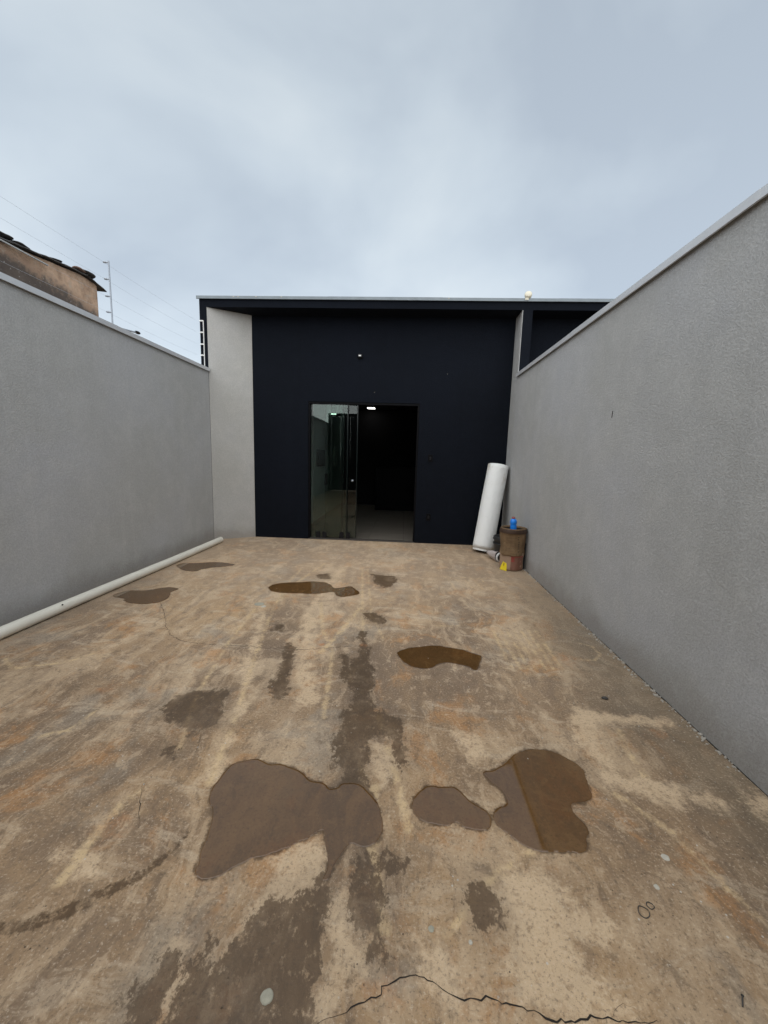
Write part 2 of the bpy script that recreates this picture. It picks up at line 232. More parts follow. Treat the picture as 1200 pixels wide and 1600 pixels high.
# concrete shared by the yard and by what is seen through the shallow puddles
def yard_concrete(name, under_water=False):
    t = NT(name)
    warp = t.n('ShaderNodeVectorMath', operation='ADD')
    wv = t.n('ShaderNodeVectorMath', operation='SCALE'); t.l(t.noise(1.4, 3, out='Color'), wv.inputs[0]); wv.inputs['Scale'].default_value = .5
    t.l(t.co, warp.inputs[0]); t.l(wv.outputs[0], warp.inputs[1])
    W_ = warp.outputs[0]
    a = t.noise(.75, 6, .62, vec=W_)
    b = t.noise(2.3, 8, .68, vec=t.scaled((1, .55, 1), (3, 1, 0), (0, 0, .1), W_))
    s1 = t.noise(1.0, 8, .7, vec=t.scaled((11, 1.3, 1), (0, 5, 0), (0, 0, .07), W_))     # trowel and hose strokes down the yard
    s2 = t.noise(1.0, 8, .72, vec=t.scaled((2.0, 9.5, 1), (4, 2, 0), (0, 0, .5), W_))    # sweeping strokes across it
    d = t.noise(13, 9, .70, dist=.5, vec=t.scaled((1, .75, 1), (0, 0, 0), (0, 0, .3)))
    f = t.noise(95, 4, .7)
    ff = t.noise(330, 2, .6)
    c = t.ramp(a, [(.36, (.22, .165, .118)), (.64, (.46, .335, .21)), (.50, (.33, .245, .165))])
    c = t.mix(t.step(b, .49, .60, 0, .7), c, (.56, .45, .325))
    c = t.mix(t.step(b, .47, .37, 0, .65), c, (.215, .165, .125))
    o_ = t.noise(3.1, 7, .7, vec=t.scaled((1, .7, 1), (9, 2, 3), (0, 0, .2), W_))
    c = t.mix(t.step(o_, .52, .64, 0, .65), c, (.47, .265, .12))                 # rusty loam
    c = t.mix(t.step(t.noise(2.3, 7, .66, vec=t.scaled((1, .8, 1), (2, 7, 3), (0, 0, 0), W_)), .53, .65, 0, .55), c, (.34, .315, .275))    # cement grey
    c = t.mix(t.step(s1, .53, .62, 0, .42), c, (.62, .50, .36))
    c = t.mix(t.step(s2, .55, .64, 0, .45), c, (.62, .54, .43))
    c = t.mix(t.step(s1, .46, .37, 0, .45), c, (.21, .16, .12))
    c = t.mix(t.step(s2, .45, .36, 0, .35), c, (.20, .16, .125))
    c = t.mix(t.step(d, .54, .63, 0, .5), c, (.62, .51, .38))
    c = t.mix(t.step(d, .46, .37, 0, .5), c, (.17, .128, .092))
    if not under_water:
        # darker grey toward the right wall, weaker toward the left one
        xs = t.n('ShaderNodeSeparateXYZ'); t.l(t.co, xs.inputs[0]); X = xs.outputs['X']
        gx = t.math('ADD', X, t.math('MULTIPLY', t.math('SUBTRACT', t.noise(1.1, 5, .6), .5), .9))
        c = t.mix(t.step(gx, 1.0, 1.5, 0, .62), c, (.19, .165, .13))
        c = t.mix(t.step(gx, -2.45, -2.95, 0, .5), c, (.20, .17, .14))
        # browner and darker toward the street end, paler toward the building
        gy = t.math('ADD', xs.outputs['Y'], t.math('MULTIPLY', t.math('SUBTRACT', t.noise(1.3, 7, .68, vec=t.scaled((1, 1, 1), (8, 8, 0))), .5), 3.2))
        c = t.mix(t.step(gy, 2.7, 1.5, 0, .38), c, t.mix(1.0, c, (.62, .55, .46), 'MULTIPLY'))
        c = t.mix(t.step(gy, 2.8, 5.0, 0, .32), c, (.62, .50, .38))
        # pale laitance patches
        pn = t.math('ADD', t.math('MULTIPLY', t.math('SUBTRACT', t.noise(9, 7, .72), .5), .34), t.math('MULTIPLY', t.math('SUBTRACT', t.noise(60, 4, .7), .5), .10))
        pm = t.step(t.math('ADD', t.attr('pale'), pn), .035, -.03)
        grit = t.step(t.noise(30, 6, .75), .36, .48)
        pm2 = t.math('MULTIPLY', pm, t.math('ADD', t.math('MULTIPLY', grit, .75), .12))
        c = t.mix(t.math('MULTIPLY', pm2, .85), c, (.64, .51, .36))
        sk = t.math('ADD', t.attr('streak'), t.math('MULTIPLY', t.math('SUBTRACT', t.noise(26, 6, .72), .5), .07))
        skm = t.math('MULTIPLY', t.step(sk, .012, -.016), t.step(t.noise(11, 5, .7), .38, .56))
        c = t.mix(t.math('MULTIPLY', skm, .75), c, (.64, .50, .31))
        # rust
        rn = t.math('ADD', t.attr('rust'), t.math('MULTIPLY', t.math('SUBTRACT', t.noise(22, 6, .7), .5), .9))
        c = t.mix(t.step(rn, .45, .9, 0, .55), c, (.48, .19, .055))
    c = t.mix(1.0, c, (1.0, .93, .85), 'MULTIPLY')
    # salt and pepper grain
    c = t.mix(t.step(f, .55, .66, 0, .4), c, (.66, .54, .40))
    c = t.mix(t.step(f, .45, .36, 0, .5), c, (.10, .077, .058))
    c = t.mix(t.step(ff, .42, .28, 0, .35), c, (.08, .065, .05))
    # paint flecks and pin holes
    fm = t.math('MULTIPLY', t.step(t.voro(24), .10, .06), t.step(t.noise(5, 2), .52, .60))
    c = t.mix(t.math('MULTIPLY', fm, .8), c, (.56, .52, .45))
    fm = t.math('MULTIPLY', t.step(t.voro(55, vec=t.scaled((1, 1, 1), (5, 5, 5))), .13, .07), t.step(t.noise(7, 2), .5, .6))
    c = t.mix(t.math('MULTIPLY', fm, .6), c, (.60, .54, .45))
    pin = t.math('MULTIPLY', t.step(t.voro(34, vec=t.scaled((1, 1, 1), (1, 9, 5))), .10, .05), t.step(t.noise(4, 2), .5, .62))
    c = t.mix(t.math('MULTIPLY', pin, .8), c, (.05, .04, .032))
    # long thin scratches
    def scratches(rot, loc):
        v = t.voro(1, vec=t.scaled((26, 1.7, 1), loc, (0, 0, rot), W_))
        return t.step(v, .045, .015)
    sc = t.math('MAXIMUM', scratches(.5, (0, 0, 0)), t.math('MAXIMUM', scratches(-.6, (3, 1, 0)), scratches(1.2, (7, 4, 0))))
    c = t.mix(t.math('MULTIPLY', sc, .4), c, (.52, .44, .33))
    h = t.math('ADD', t.math('MULTIPLY', d, .6), t.math('ADD', t.math('MULTIPLY', f, .3), t.math('MULTIPLY', pin, -.6)))
    if under_water:
        c = t.mix(1.0, c, (.42, .29, .16), 'MULTIPLY')
        c = t.mix(.55, c, (.088, .048, .017))       # silt lying in the water
        nr = t.bump(t.noise(7, 2), .03, .004)
        return t.fin(c, .035, nr, IOR=1.6)
    # damp patches: edges ragged at every scale
    dv = t.scaled((1, .72, 1), (1, 2, 0), (0, 0, .05))
    n1_ = t.math('MULTIPLY', t.math('SUBTRACT', t.noise(7, 8, .72, vec=dv), .5), .24)
    n2_ = t.math('MULTIPLY', t.math('SUBTRACT', t.noise(40, 6, .74, vec=dv), .5), .15)
    dm = t.math('ADD', t.attr('damp'), t.math('ADD', n1_, n2_))
    D1 = t.step(dm, .018, .002)
    island = t.step(t.noise(30, 6, .74, vec=dv), .33, .45)
    D1 = t.math('MULTIPLY', D1, t.math('MAXIMUM', island, t.step(dm, -.03, -.11)))
    pd = t.math('ADD', t.attr('pud'), t.math('MULTIPLY', t.math('SUBTRACT', t.noise(16, 6, .74), .5), .07))
    tk = t.math('ADD', t.attr('track'), t.math('MULTIPLY', t.math('SUBTRACT', t.noise(45, 6, .74), .5), .055))
    D1 = t.math('MAXIMUM', D1, t.math('MULTIPLY', t.step(tk, .002, -.008), t.step(t.noise(22, 6, .74), .38, .54)))
    D2 = t.step(pd, .012, -.002)
    D = t.math('MAXIMUM', D1, D2)
    wet = t.mix(1.0, c, (.40, .32, .235), 'MULTIPLY')
    wet = t.mix(.5, wet, (.082, .053, .027))
    c = t.mix(t.math('MULTIPLY', D, t.step(t.noise(6, 6, .7, vec=dv), .33, .52, .62, .97)), c, wet)
    halo = t.step(dm, .13, .0, 0, .28)
    c = t.mix(halo, c, (.12, .09, .065))
    rg = t.math('SUBTRACT', .88, t.math('MULTIPLY', D, .38))
    nr = t.bump(h, .8, .006)
    return t.fin(c, rg, nr, Specular_IOR_Level=.35)
M['yard'] = yard_concrete('stained_concrete')
M['puddle'] = yard_concrete('muddy_puddle_water', True)

# ---------------- setting: ground ----------------
def seg_dist(P, a, b):
    d = b - a; L = max((d*d).sum(), 1e-12)
    t_ = np.clip(((P - a) @ d)/L, 0, 1)[:, None]
    return np.sqrt(((P - a - t_*d)**2).sum(1))
def sdf(P, poly, pad=.6):
    poly = np.array(poly, float); out = np.full(len(P), pad)
    lo, hi = poly.min(0)-pad, poly.max(0)+pad
    m = ((P > lo) & (P < hi)).all(1); Q = P[m]
    if not len(Q): return out
    dd = np.full(len(Q), 9.); ins = np.zeros(len(Q), bool)
    for i in range(len(poly)):
        a, b = poly[i], poly[(i+1) % len(poly)]
        dd = np.minimum(dd, seg_dist(Q, a, b))
        if a[1] != b[1]:
            c_ = ((a[1] > Q[:, 1]) != (b[1] > Q[:, 1])) & (Q[:, 0] < (b[0]-a[0])*(Q[:, 1]-a[1])/(b[1]-a[1])+a[0])
            ins ^= c_
    dd[ins] *= -1
    out[m] = np.minimum(dd, pad); return out
def smooth_closed(pts, k=6, jit=.0025):
    P = [Vector(p) for p in pts]; n = len(P); out = []
    for i in range(n):
        p0, p1, p2, p3 = P[i-1], P[i], P[(i+1) % n], P[(i+2) % n]
        for j in range(k):
            u = j/k
            q = .5*((2*p1)+(p2-p0)*u+(2*p0-5*p1+4*p2-p3)*u*u+(3*p1-p0-3*p2+p3)*u**3)
            s_ = Vector((q.x*22, q.y*22, 3))
            out.append((q.x + jit*1.6*mnoise.noise(s_) + jit*mnoise.noise(s_*3.1), q.y + jit*1.6*mnoise.noise(s_+Vector((9, 0, 0))) + jit*mnoise.noise(s_*3.1+Vector((5, 5, 0)))))
    return out
PS = {k: smooth_closed(v) for k, v in PUDDLES.items()}
gx_ = np.concatenate([np.arange(XL-.1, XR+.1, .017), [XR+.1]])
gy_ = np.concatenate([np.arange(-4, .6, .2), np.arange(.6, YB+.12, .017)])
gxx, gyy = np.meshgrid(gx_, gy_); PP = np.stack([gxx.ravel(), gyy.ravel()], 1)
damp = np.full(len(PP), .6); pale = damp.copy(); pud = damp.copy(); track = damp.copy()
for q in DAMP: damp = np.minimum(damp, sdf(PP, q))
for i in range(len(TRACK)-1):
    a, b = np.array(TRACK[i]), np.array(TRACK[i+1])
    track = np.minimum(track, seg_dist(PP, a, b) - (TRACKW[i]+TRACKW[i+1])*.42)
for q in PALE: pale = np.minimum(pale, sdf(PP, q))
for q in PS.values(): pud = np.minimum(pud, sdf(PP, q, .3))
streak = np.full(len(PP), .6)
for q, w_ in STREAK:
    for i in range(len(q)-1): streak = np.minimum(streak, seg_dist(PP, np.array(q[i]), np.array(q[i+1])) - w_)
rust = np.zeros(len(PP))
for x_, y_, r_ in RUST:
    if r_ > 0: rust = np.maximum(rust, np.exp(-((PP[:, 0]-x_)**2+(PP[:, 1]-y_)**2)/(r_*r_)) * (1 if r_ < .1 else .62))
nx, ny = len(gx_), len(gy_)
idx = np.arange(nx*ny).reshape(ny, nx)
F = np.stack([idx[:-1, :-1], idx[:-1, 1:], idx[1:, 1:], idx[1:, :-1]], -1).reshape(-1, 4)
me = bpy.data.meshes.new('ground')
me.vertices.add(len(PP)); me.loops.add(F.size); me.polygons.add(len(F))
Z = np.zeros(len(PP))
me.vertices.foreach_set('co', np.column_stack([PP, Z]).ravel().astype(np.float32))
me.loops.foreach_set('vertex_index', F.ravel().astype(np.int32))
me.polygons.foreach_set('loop_start', np.arange(0, F.size, 4, dtype=np.int32))
me.update(calc_edges=True)
for nm, arr in (('damp', damp), ('pale', pale), ('pud', pud), ('streak', streak), ('track', track), ('rust', rust)):
    at_ = me.attributes.new(nm, 'FLOAT', 'POINT'); at_.data.foreach_set('value', arr.astype(np.float32))
ground = link('yard_floor', me, M['yard'])
tag(ground, 'stained brown concrete floor of the yard between the grey walls', kind='structure')
# the land outside the walls
o = MB().box(-400, 400, -400, 400, -.3, -.03).build('ground', plain('packed_earth', (.22, .17, .12), .95, .3, 2))
tag(o, kind='structure')

# puddles
PL = {'A': 'largest puddle, a broad muddy lobe left of centre with a stem pointing toward the viewer',
      'B': 'small pear-shaped muddy puddle between the two big foreground puddles',
      'C': 'big notched round puddle in the right foreground mirroring the right wall',
      'D': 'curved bean-shaped puddle in the middle distance right of the rust spots',
      'E': 'long flat puddle with a narrow waist, straight out from the glass door',
      'F': 'wing-shaped puddle beside the white pipe with a crack running from it',
      'G': 'thin pointed puddle nearest the light grey angled panel'}
for k, pts in PS.items():
    cx = sum(p[0] for p in pts)/len(pts); cy = sum(p[1] for p in pts)/len(pts)
    bm = bmesh.new(); n = len(pts)
    area = sum(pts[i][0]*pts[(i+1) % n][1]-pts[(i+1) % n][0]*pts[i][1] for i in range(n))
    if area < 0: pts = pts[::-1]
    outer, mid, inner = [], [], []
    for i in range(n):
        a, b = Vector(pts[i-2]), Vector(pts[(i+2) % n]); t_ = (b-a).normalized(); nn = Vector((-t_.y, t_.x))
        p = Vector(pts[i])
        outer.append(bm.verts.new((p.x, p.y, .0004)))
        q = p + nn*.0025; mid.append(bm.verts.new((q.x, q.y, .0013)))
        q = p + nn*.0070; inner.append(bm.verts.new((q.x, q.y, .0018)))
    for A_, B_ in ((outer, mid), (mid, inner)):
        for i in range(n): bm.faces.new((A_[i], A_[(i+1) % n], B_[(i+1) % n], B_[i]))
    from mathutils.geometry import tessellate_polygon
    for tri in tessellate_polygon([[v.co.copy() for v in inner]]):
        try: f_ = bm.faces.new([inner[i] for i in tri])
        except ValueError: continue
        if f_.normal.z == 0: f_.normal_update()
        if f_.normal.z < 0: f_.normal_flip()
    me = bpy.data.meshes.new('puddle'); bm.to_mesh(me); bm.free()
    o = link('puddle', me, M['puddle']); tag(o, PL[k], 'puddle', 'puddles of muddy rainwater on the concrete yard')

# cracks: dark jagged grooves in the slab
M['crack'] = plain('crack_shadow_dirt', (.022, .017, .013), 1, .3, 60)
def crack(pts, w, jit, name='crack', seed=0):
    rs = random.Random(seed); P = [Vector(p) for p in pts]; path = []
    for a, b in zip(P, P[1:]):
        m = max(2, int((b-a).length/.012))
        for j in range(m): path.append(a.lerp(b, j/m))
    path.append(P[-1])
    q = []
    for i, p in enumerate(path):
        s_ = Vector((p.x*30+seed, p.y*30, 0))
        q.append(p + Vector((mnoise.noise(s_), mnoise.noise(s_+Vector((4, 7, 1))))) * jit + Vector((rs.uniform(-1, 1), rs.uniform(-1, 1)))*jit*.5)
    bm = bmesh.new(); L = []; Rr = []
    for i, p in enumerate(q):
        t_ = (q[min(i+1, len(q)-1)]-q[max(i-1, 0)]).normalized(); n_ = Vector((-t_.y, t_.x))
        e_ = min(1, min(i, len(q)-1-i)/8+.15)
        ww = w*(.25+1.9*abs(mnoise.noise(Vector((p.x*14, p.y*14, seed+3)))) + rs.uniform(0, .3))*e_
        L.append(bm.verts.new((*(p+n_*ww/2), .0012))); Rr.append(bm.verts.new((*(p-n_*ww/2), .0012)))
    for i in range(len(L)-1): bm.faces.new((L[i], Rr[i], Rr[i+1], L[i+1]))
    me = bpy.data.meshes.new(name); bm.to_mesh(me); bm.free()
    return link(name, me, M['crack'], ground)
crack(CRACKS[0], .0036, .012, seed=1)['label'] = 'hair crack running from the wing-shaped puddle across the yard'
crack(CRACKS[1], .0036, .007, seed=5)['label'] = 'dark jagged crack crossing the nearest part of the floor'
crack([(CRACKS[1][18][0], CRACKS[1][18][1]), (CRACKS[1][18][0]+.05, CRACKS[1][18][1]+.03), (CRACKS[1][18][0]+.09, CRACKS[1][18][1]+.02)], .0018, .006, seed=11)
crack(CRACKS[2], .0025, .004, seed=8); crack(CRACKS[3], .0025, .004, seed=9)

# hardened splashes of cement stuck to the slab
M['cement'] = plain('dry_cement', (.34, .32, .25), .9, .35, 45, .6, 120)
M['lime'] = plain('lime_splash', (.50, .46, .38), .9, .25, 60, .4, 150)
def blob(x, y, r, h_, mat, seed=0, ax=1):
    def wob(a, z): return .16*mnoise.noise(Vector((math.cos(a)*1.3+seed, math.sin(a)*1.3, seed))) + .05*mnoise.noise(Vector((math.cos(a)*6, math.sin(a)*6, seed)))
    b = MB(); b.lathe([(r, 0), (r*.94, h_*.6), (r*.8, h_*.95), (r*.4, h_*1.05), (r*.001, h_)], 28, (0, 0, 0), wob)
    o = b.build('cement_splash', mat, ground, True, (x, y, .0005)); o.scale.y = ax
    return o
blob(*MISC['blob1'], .017, .003, M['cement'], 1, .95)
blob(*MISC['blob2'], .045, .004, M['cement'], 2, .9); blob(MISC['blob2'][0]+.06, MISC['blob2'][1]-.05, .022, .003, M['lime'], 7)
blob(*MISC['sp1'], .014, .002, M['lime'], 3, .9); blob(*MISC['sp2'], .009, .002, M['lime'], 4); blob(*MISC['sp3'], .006, .002, M['lime'], 5); blob(*MISC['sp4'], .009, .001, M['cement'], 6)

# ---------------- boundary walls ----------------
def boundary(name, x0, x1, inner, label, y0=-4, y1=YF-.002):
    root = empty(name, ((x0+x1)/2, y0, 0)); tag(root, label, 'wall')
    cx = (x0+x1)/2
    b = MB(); b.box(x0-cx, x1-cx, 0, y1-y0, -.1, HW-.03)
    b.build('wall_body', M['wall'], root)
    # folded metal coping in lengths, lapped over the joint
    y = y0; n = 0
    while y < y1-.01:
        ye = min(y+2.02, y1); k = .0012*(n % 2)
        c = MB(); X0, X1 = x0-cx-.030-k, x1-cx+.030+k
        c.box(X0, X1, y-y0, ye-y0+(.02 if ye < y1 else 0), HW-.003+k, HW+k)
        for s_, xx in ((1, X0), (-1, X1)):
            a_, b_ = sorted((xx, xx+s_*.0018)); c.box(a_, b_, y-y0, ye-y0+(.02 if ye < y1 else 0), HW-.046, HW-.0032+k)
            a_, b_ = sorted((xx+s_*.0019, xx+s_*.012)); c.box(a_, b_, y-y0, ye-y0, HW-.046, HW-.0435)
        c.build('coping', M['coping'], root)
        y = ye; n += 1
    return root, cx, y0
lw, lcx, ly0 = boundary('boundary_wall', XL-.15, XL, 1, 'grey stucco wall on the left of the yard with the white pipe at its foot')
rw, rcx, ry0 = boundary('boundary_wall', XR, XR+.15, -1, 'grey stucco wall on the right of the yard behind the paper sack')
# mark scratched into the right wall
b = MB(); b.box(-.003, 0, -.006, .004, -.03, .022); o = b.build('scratch', M['crack'], rw, loc=(XR-rcx+.0018, 3.223-ry0, 1.79)); o.rotation_euler.x = .1
# mortar bead and grit where floor and right wall meet
M['mortar'] = plain('mortar_grit', (.40, .37, .32), .95, .45, 70, .5, 200)
b = MB(); rs = random.Random(3)
for i in range(330):
    y = rs.uniform(1.7, 5.8); r_ = rs.choice((.003, .004, .005, .007)) * (1.6 if rs.random() < .07 else 1)
    x = XR - abs(rs.gauss(0, .018)) - r_*.6
    m = Matrix.Translation((x, y, r_*.35)) @ Matrix.Rotation(rs.uniform(0, 6), 4, 'Z') @ Matrix.Diagonal((r_*rs.uniform(.7, 1.5), r_*rs.uniform(.7, 1.9), r_*.7, 1))
    bmesh.ops.create_icosphere(b.bm, subdivisions=1, radius=1, matrix=m)
for i in range(260):
    y = rs.uniform(1.4, 5.9); x = rs.uniform(XL+.2, XR-.02); r_ = rs.uniform(.0015, .0035)
    m = Matrix.Translation((x, y, r_*.4)) @ Matrix.Diagonal((r_, r_*1.4, r_*.7, 1))
    bmesh.ops.create_icosphere(b.bm, subdivisions=1, radius=1, matrix=m)
o = b.build('grit', M['mortar']); tag(o, 'crumbs of mortar and grit along the foot of the right wall', 'grit', kind='stuff')
# dark open joint between slab and wall
b = MB(); y = 1.2; prev = None
while y < 5.98:
    w_ = .004 + .010*abs(mnoise.noise(Vector((y*5, 0, 1)))) + .004*abs(mnoise.noise(Vector((y*30, 0, 2))))
    v = (b.bm.verts.new((XR-w_, y, .0011)), b.bm.verts.new((XR+.001, y, .0011)))
    if prev: b.bm.faces.new((prev[0], prev[1], v[1], v[0]))
    prev = v; y += .02
o = b.build('joint', M['crack'], ground)

# unseen gate added behind the viewer so the door glass mirrors something dark
gt = empty('added_gate', (0, -2.6, 0)); tag(gt, 'tall dark gate added unseen behind the viewer for the door glass to mirror', 'gate')
M['gate'] = plain('dark_gate_paint', (.020, .021, .022), .5, .15, 6)
b = MB(); b.box(XL+.01, XR-.01, -.05, .05, 2.93, 3.05); b.box(XL+.01, XL+.12, -.05, .05, .0, 2.929); b.box(XR-.12, XR-.01, -.05, .05, .0, 2.929); b.build('gate_frame', M['gate'], gt)
pm_ = None; w_ = (XR-XL-.26)/12
for i in range(12):
    x0 = XL+.13+i*w_
    if pm_ is None:
        k = MB(); k.box(.004, w_-.004, -.02, .012, .05, 2.92, .004); pm_ = k.build('gate_board', M['gate'], gt); pm_.location.x = x0
    else:
        c = pm_.copy(); c.parent = gt; c.location.x = x0; COL.objects.link(c)

# ---------------- the black building ----------------
bd = empty('commercial_building', (0, YF, 0))
tag(bd, 'low black stucco building with a deep framed front and a glass sliding door', 'building')
def P_(b, name, mat, parent=bd, smooth=False):
    """parts are written in world measures and moved under the building's empty"""
    o = b.build(name, mat, parent, smooth)
    if parent is bd: o.location = (0, -YF, 0)
    return o
DL, DR, DH = -1.59, .205, 2.262
XO = -3.16; XP0, XP1 = XR+.012, 1.764; XE = 7.2; YE = 12.0
# facade with the door opening: four pieces butted, one mesh
def facade(x0, x1, dl, dr, dh, name):
    b = MB(); y0, y1 = YB, YB+.16
    vs = {}
    def V(x, y, z):
        k = (round(x, 4), round(y, 4), round(z, 4))
        if k not in vs: vs[k] = b.bm.verts.new(k)
        return vs[k]
    def Q(*p): b.bm.faces.new([V(*q) for q in p])
    T = HB
    for y in (y0, y1):
        Q((x0, y, 0), (dl, y, 0), (dl, y, dh), (x0, y, dh)); Q((dr, y, 0), (x1, y, 0), (x1, y, dh), (dr, y, dh))
        Q((x0, y, dh), (dl, y, dh), (dl, y, T), (x0, y, T)); Q((dl, y, dh), (dr, y, dh), (dr, y, T), (dl, y, T)); Q((dr, y, dh), (x1, y, dh), (x1, y, T), (dr, y, T))
    Q((dl, y0, 0), (dl, y1, 0), (dl, y1, dh), (dl, y0, dh)); Q((dr, y0, 0), (dr, y1, 0), (dr, y1, dh), (dr, y0, dh)); Q((dl, y0, dh), (dr, y0, dh), (dr, y1, dh), (dl, y1, dh))
    for y in (y0,):
        Q((x0, y0, 0), (x0, y1, 0), (x0, y1, dh), (x0, y0, dh)); Q((x1, y0, 0), (x1, y1, 0), (x1, y1, dh), (x1, y0, dh))
    return P_(b, name, M['black'])
facade(-2.493, XR+.002, DL, DR, DH, 'facade_wall')
P_(MB().box(XP1+.002, XE-.15, YB, YB+.16, 0, HB), 'facade_wall', M['black'])
# light grey slanted panel in the left corner
o = P_(MB().prism([(XL+.001, YF+.003), (-2.495, YB-.001), (-2.495, YB+.16), (XL+.001, YB+.16)], 0, HB), 'angled_panel', M['panel'])
o['label'] = 'light grey slanted panel joining the left wall to the black facade'
P_(MB().box(XO, XL-.001, YF, YB+.16, 0, HB), 'pillar', M['black'])
P_(MB().box(XP0, XP1, YF, YB+.16, 0, HB), 'pillar', M['black'])
P_(MB().box(XR+.003, XP0-.001, YF+.003, YB-.001, 0, HB-.001), 'side_panel', M['wall'])
P_(MB().box(XE-.15, XE, YF, YB+.16, 0, HB), 'pillar', M['black'])
P_(MB().box(XO, XE, YF, YF+.12, HB+.001, HT-.03), 'beam', M['black'])
P_(MB().box(XO+.01, XE, YF+.121, YB+.16, HB+.002, HB+.1), 'soffit', M['black'])
# side, back and roof
P_(MB().box(XO, XO+.15, YB+.161, YE, 0, HT-.03), 'side_wall', M['wall'])
P_(MB().box(XE-.15, XE, YB+.161, YE, 0, HT-.03), 'side_wall', M['wall'])
P_(MB().box(XO+.151, XE-.151, YE-.15, YE, 0, HT-.03), 'back_wall', M['wall'])
P_(MB().box(XO+.151, XE-.151, YB+.161, YE-.151, 3.0, 3.12), 'roof', M['cement'])
# coping lengths along the front
xs_ = [XO-.03, -1.2, .45, 2.1, 3.8, 5.5, XE+.03]; rs = random.Random(2)
for i in range(6):
    a_, b_ = xs_[i], xs_[i+1]; k = .0012*(i % 2)
    c = MB(); c.box(a_, b_+.012, YF-.03-k, YF+.16, HT-.003+k, HT+k)
    c.box(a_, b_+.012, YF-.03-k, YF-.0282-k, HT-.04, HT-.0032+k); c.box(a_, b_, YF-.028, YF-.012, HT-.0405, HT-.0378)
    P_(c, 'coping', M['dcoping'])
c = MB(); c.box(XO-.03, XO+.18, YF+.161, YE, HT-.02, HT-.005); P_(c, 'coping', M['dcoping'])
# a few drips of dried mortar on the coping
for xx in (-2.62, -2.55, -2.28, -1.9, .55):
    b = MB(); bmesh.ops.create_icosphere(b.bm, subdivisions=2, radius=1, matrix=Matrix.Translation((xx, YF-.031, HT-.012)) @ Matrix.Diagonal((.012, .003, .007, 1)))
    P_(b, 'mortar_drip', M['lime'])

# interior
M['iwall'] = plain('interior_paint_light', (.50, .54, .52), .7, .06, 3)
M['idark'] = plain('interior_dim', (.016, .016, .017), .7, .1, 3, Specular_IOR_Level=.1)  # near-black, the dimness of the deep room put into the colour
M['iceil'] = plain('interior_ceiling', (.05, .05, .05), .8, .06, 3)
M['tile'] = plain('beige_floor_tile', (.17, .15, .125), .3, .14, 3)
M['grout'] = plain('grout', (.11, .10, .09), .9, .1)
IX0, IX1, IY0, IY1 = -1.78, 2.5, YB+.162, 11.4
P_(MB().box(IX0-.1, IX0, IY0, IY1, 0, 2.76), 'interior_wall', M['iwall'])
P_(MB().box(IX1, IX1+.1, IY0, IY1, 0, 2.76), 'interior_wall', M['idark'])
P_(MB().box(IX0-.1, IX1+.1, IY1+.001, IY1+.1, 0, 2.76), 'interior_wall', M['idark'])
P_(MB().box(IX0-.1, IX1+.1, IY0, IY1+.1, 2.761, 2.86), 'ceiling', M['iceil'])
fl = P_(MB().box(IX0, IX1, YB+.002, IY1, -.05, .002), 'interior_floor', M['grout'])
tm = MB(); tm.box(.0025, .5975, .0025, .5975, 0, .008, .0012); tmo = tm.build('tile', M['tile'], fl); tmesh = tmo.data
tmo.location = (IX0, YB+.005, .0015); first = True
for j in range(8):
    for i in range(7):
        if i == 0 and j == 0: continue
        x_ = IX0+i*.6; y_ = YB+.005+j*.6
        if x_+.6 > IX1+.02 or y_ > IY1-.6: continue
        c = tmo.copy(); c.parent = fl; c.location = (x_, y_, .0015); COL.objects.link(c)
# furnishings seen dimly through the glass
def glow(name, s_):
    t = NT(name); t.t.nodes.remove(t.b); e_ = t.n('ShaderNodeEmission'); e_.inputs['Color'].default_value = (1, .98, .94, 1); e_.inputs['Strength'].default_value = s_
    t.l(e_.outputs[0], t.out.inputs['Surface']); return t.m
M['glow'] = glow('led_panel_light', 2.0)
lt = P_(MB().box(-1.09, -.87, 10.86, 11.16, 2.735, 2.7605, .003), 'ceiling_light', M['white']); g = MB().box(-1.08, -.88, 10.87, 11.15, 2.731, 2.7345).build('diffuser', M['glow'], lt)
lt = P_(MB().box(IX0+.001, IX0+.14, 9.3, 9.85, 2.36, 2.74, .01), 'wall_cabinet', M['idark']); MB().box(IX0+.01, IX0+.13, 9.294, 9.299, 2.36, 2.39).build('light_strip', M['glow'], lt)
P_(MB().box(IX0+.001, IX0+.05, 7.8, 8.45, 1.18, 1.52, .004), 'electrical_panel', M['frame'])
P_(MB().box(IX0+.001, IX0+.02, 8.6, 8.92, .75, 1.0, .003), 'electrical_panel', M['idark'])
P_(MB().box(IX0+.001, IX0+.03, 9.68, 10.1, 1.13, 1.64), 'notice_board', M['white'])
P_(MB().box(IX0+.001, IX0+.014, YB+.3, IY1-.01, .011, .08), 'skirting', M['tile'])
P_(MB().box(1.0, 1.45, IY1-.02, IY1, 2.0, 2.6), 'window', plain('dim_glass', (.07, .065, .05), .3))
P_(MB().box(-.75, .7, 10.2, 10.75, .012, 1.15, .01), 'counter', M['frame'])
P_(MB().box(.72, 1.7, 10.95, 11.35, .012, 2.05, .01), 'cupboard', M['frame'])

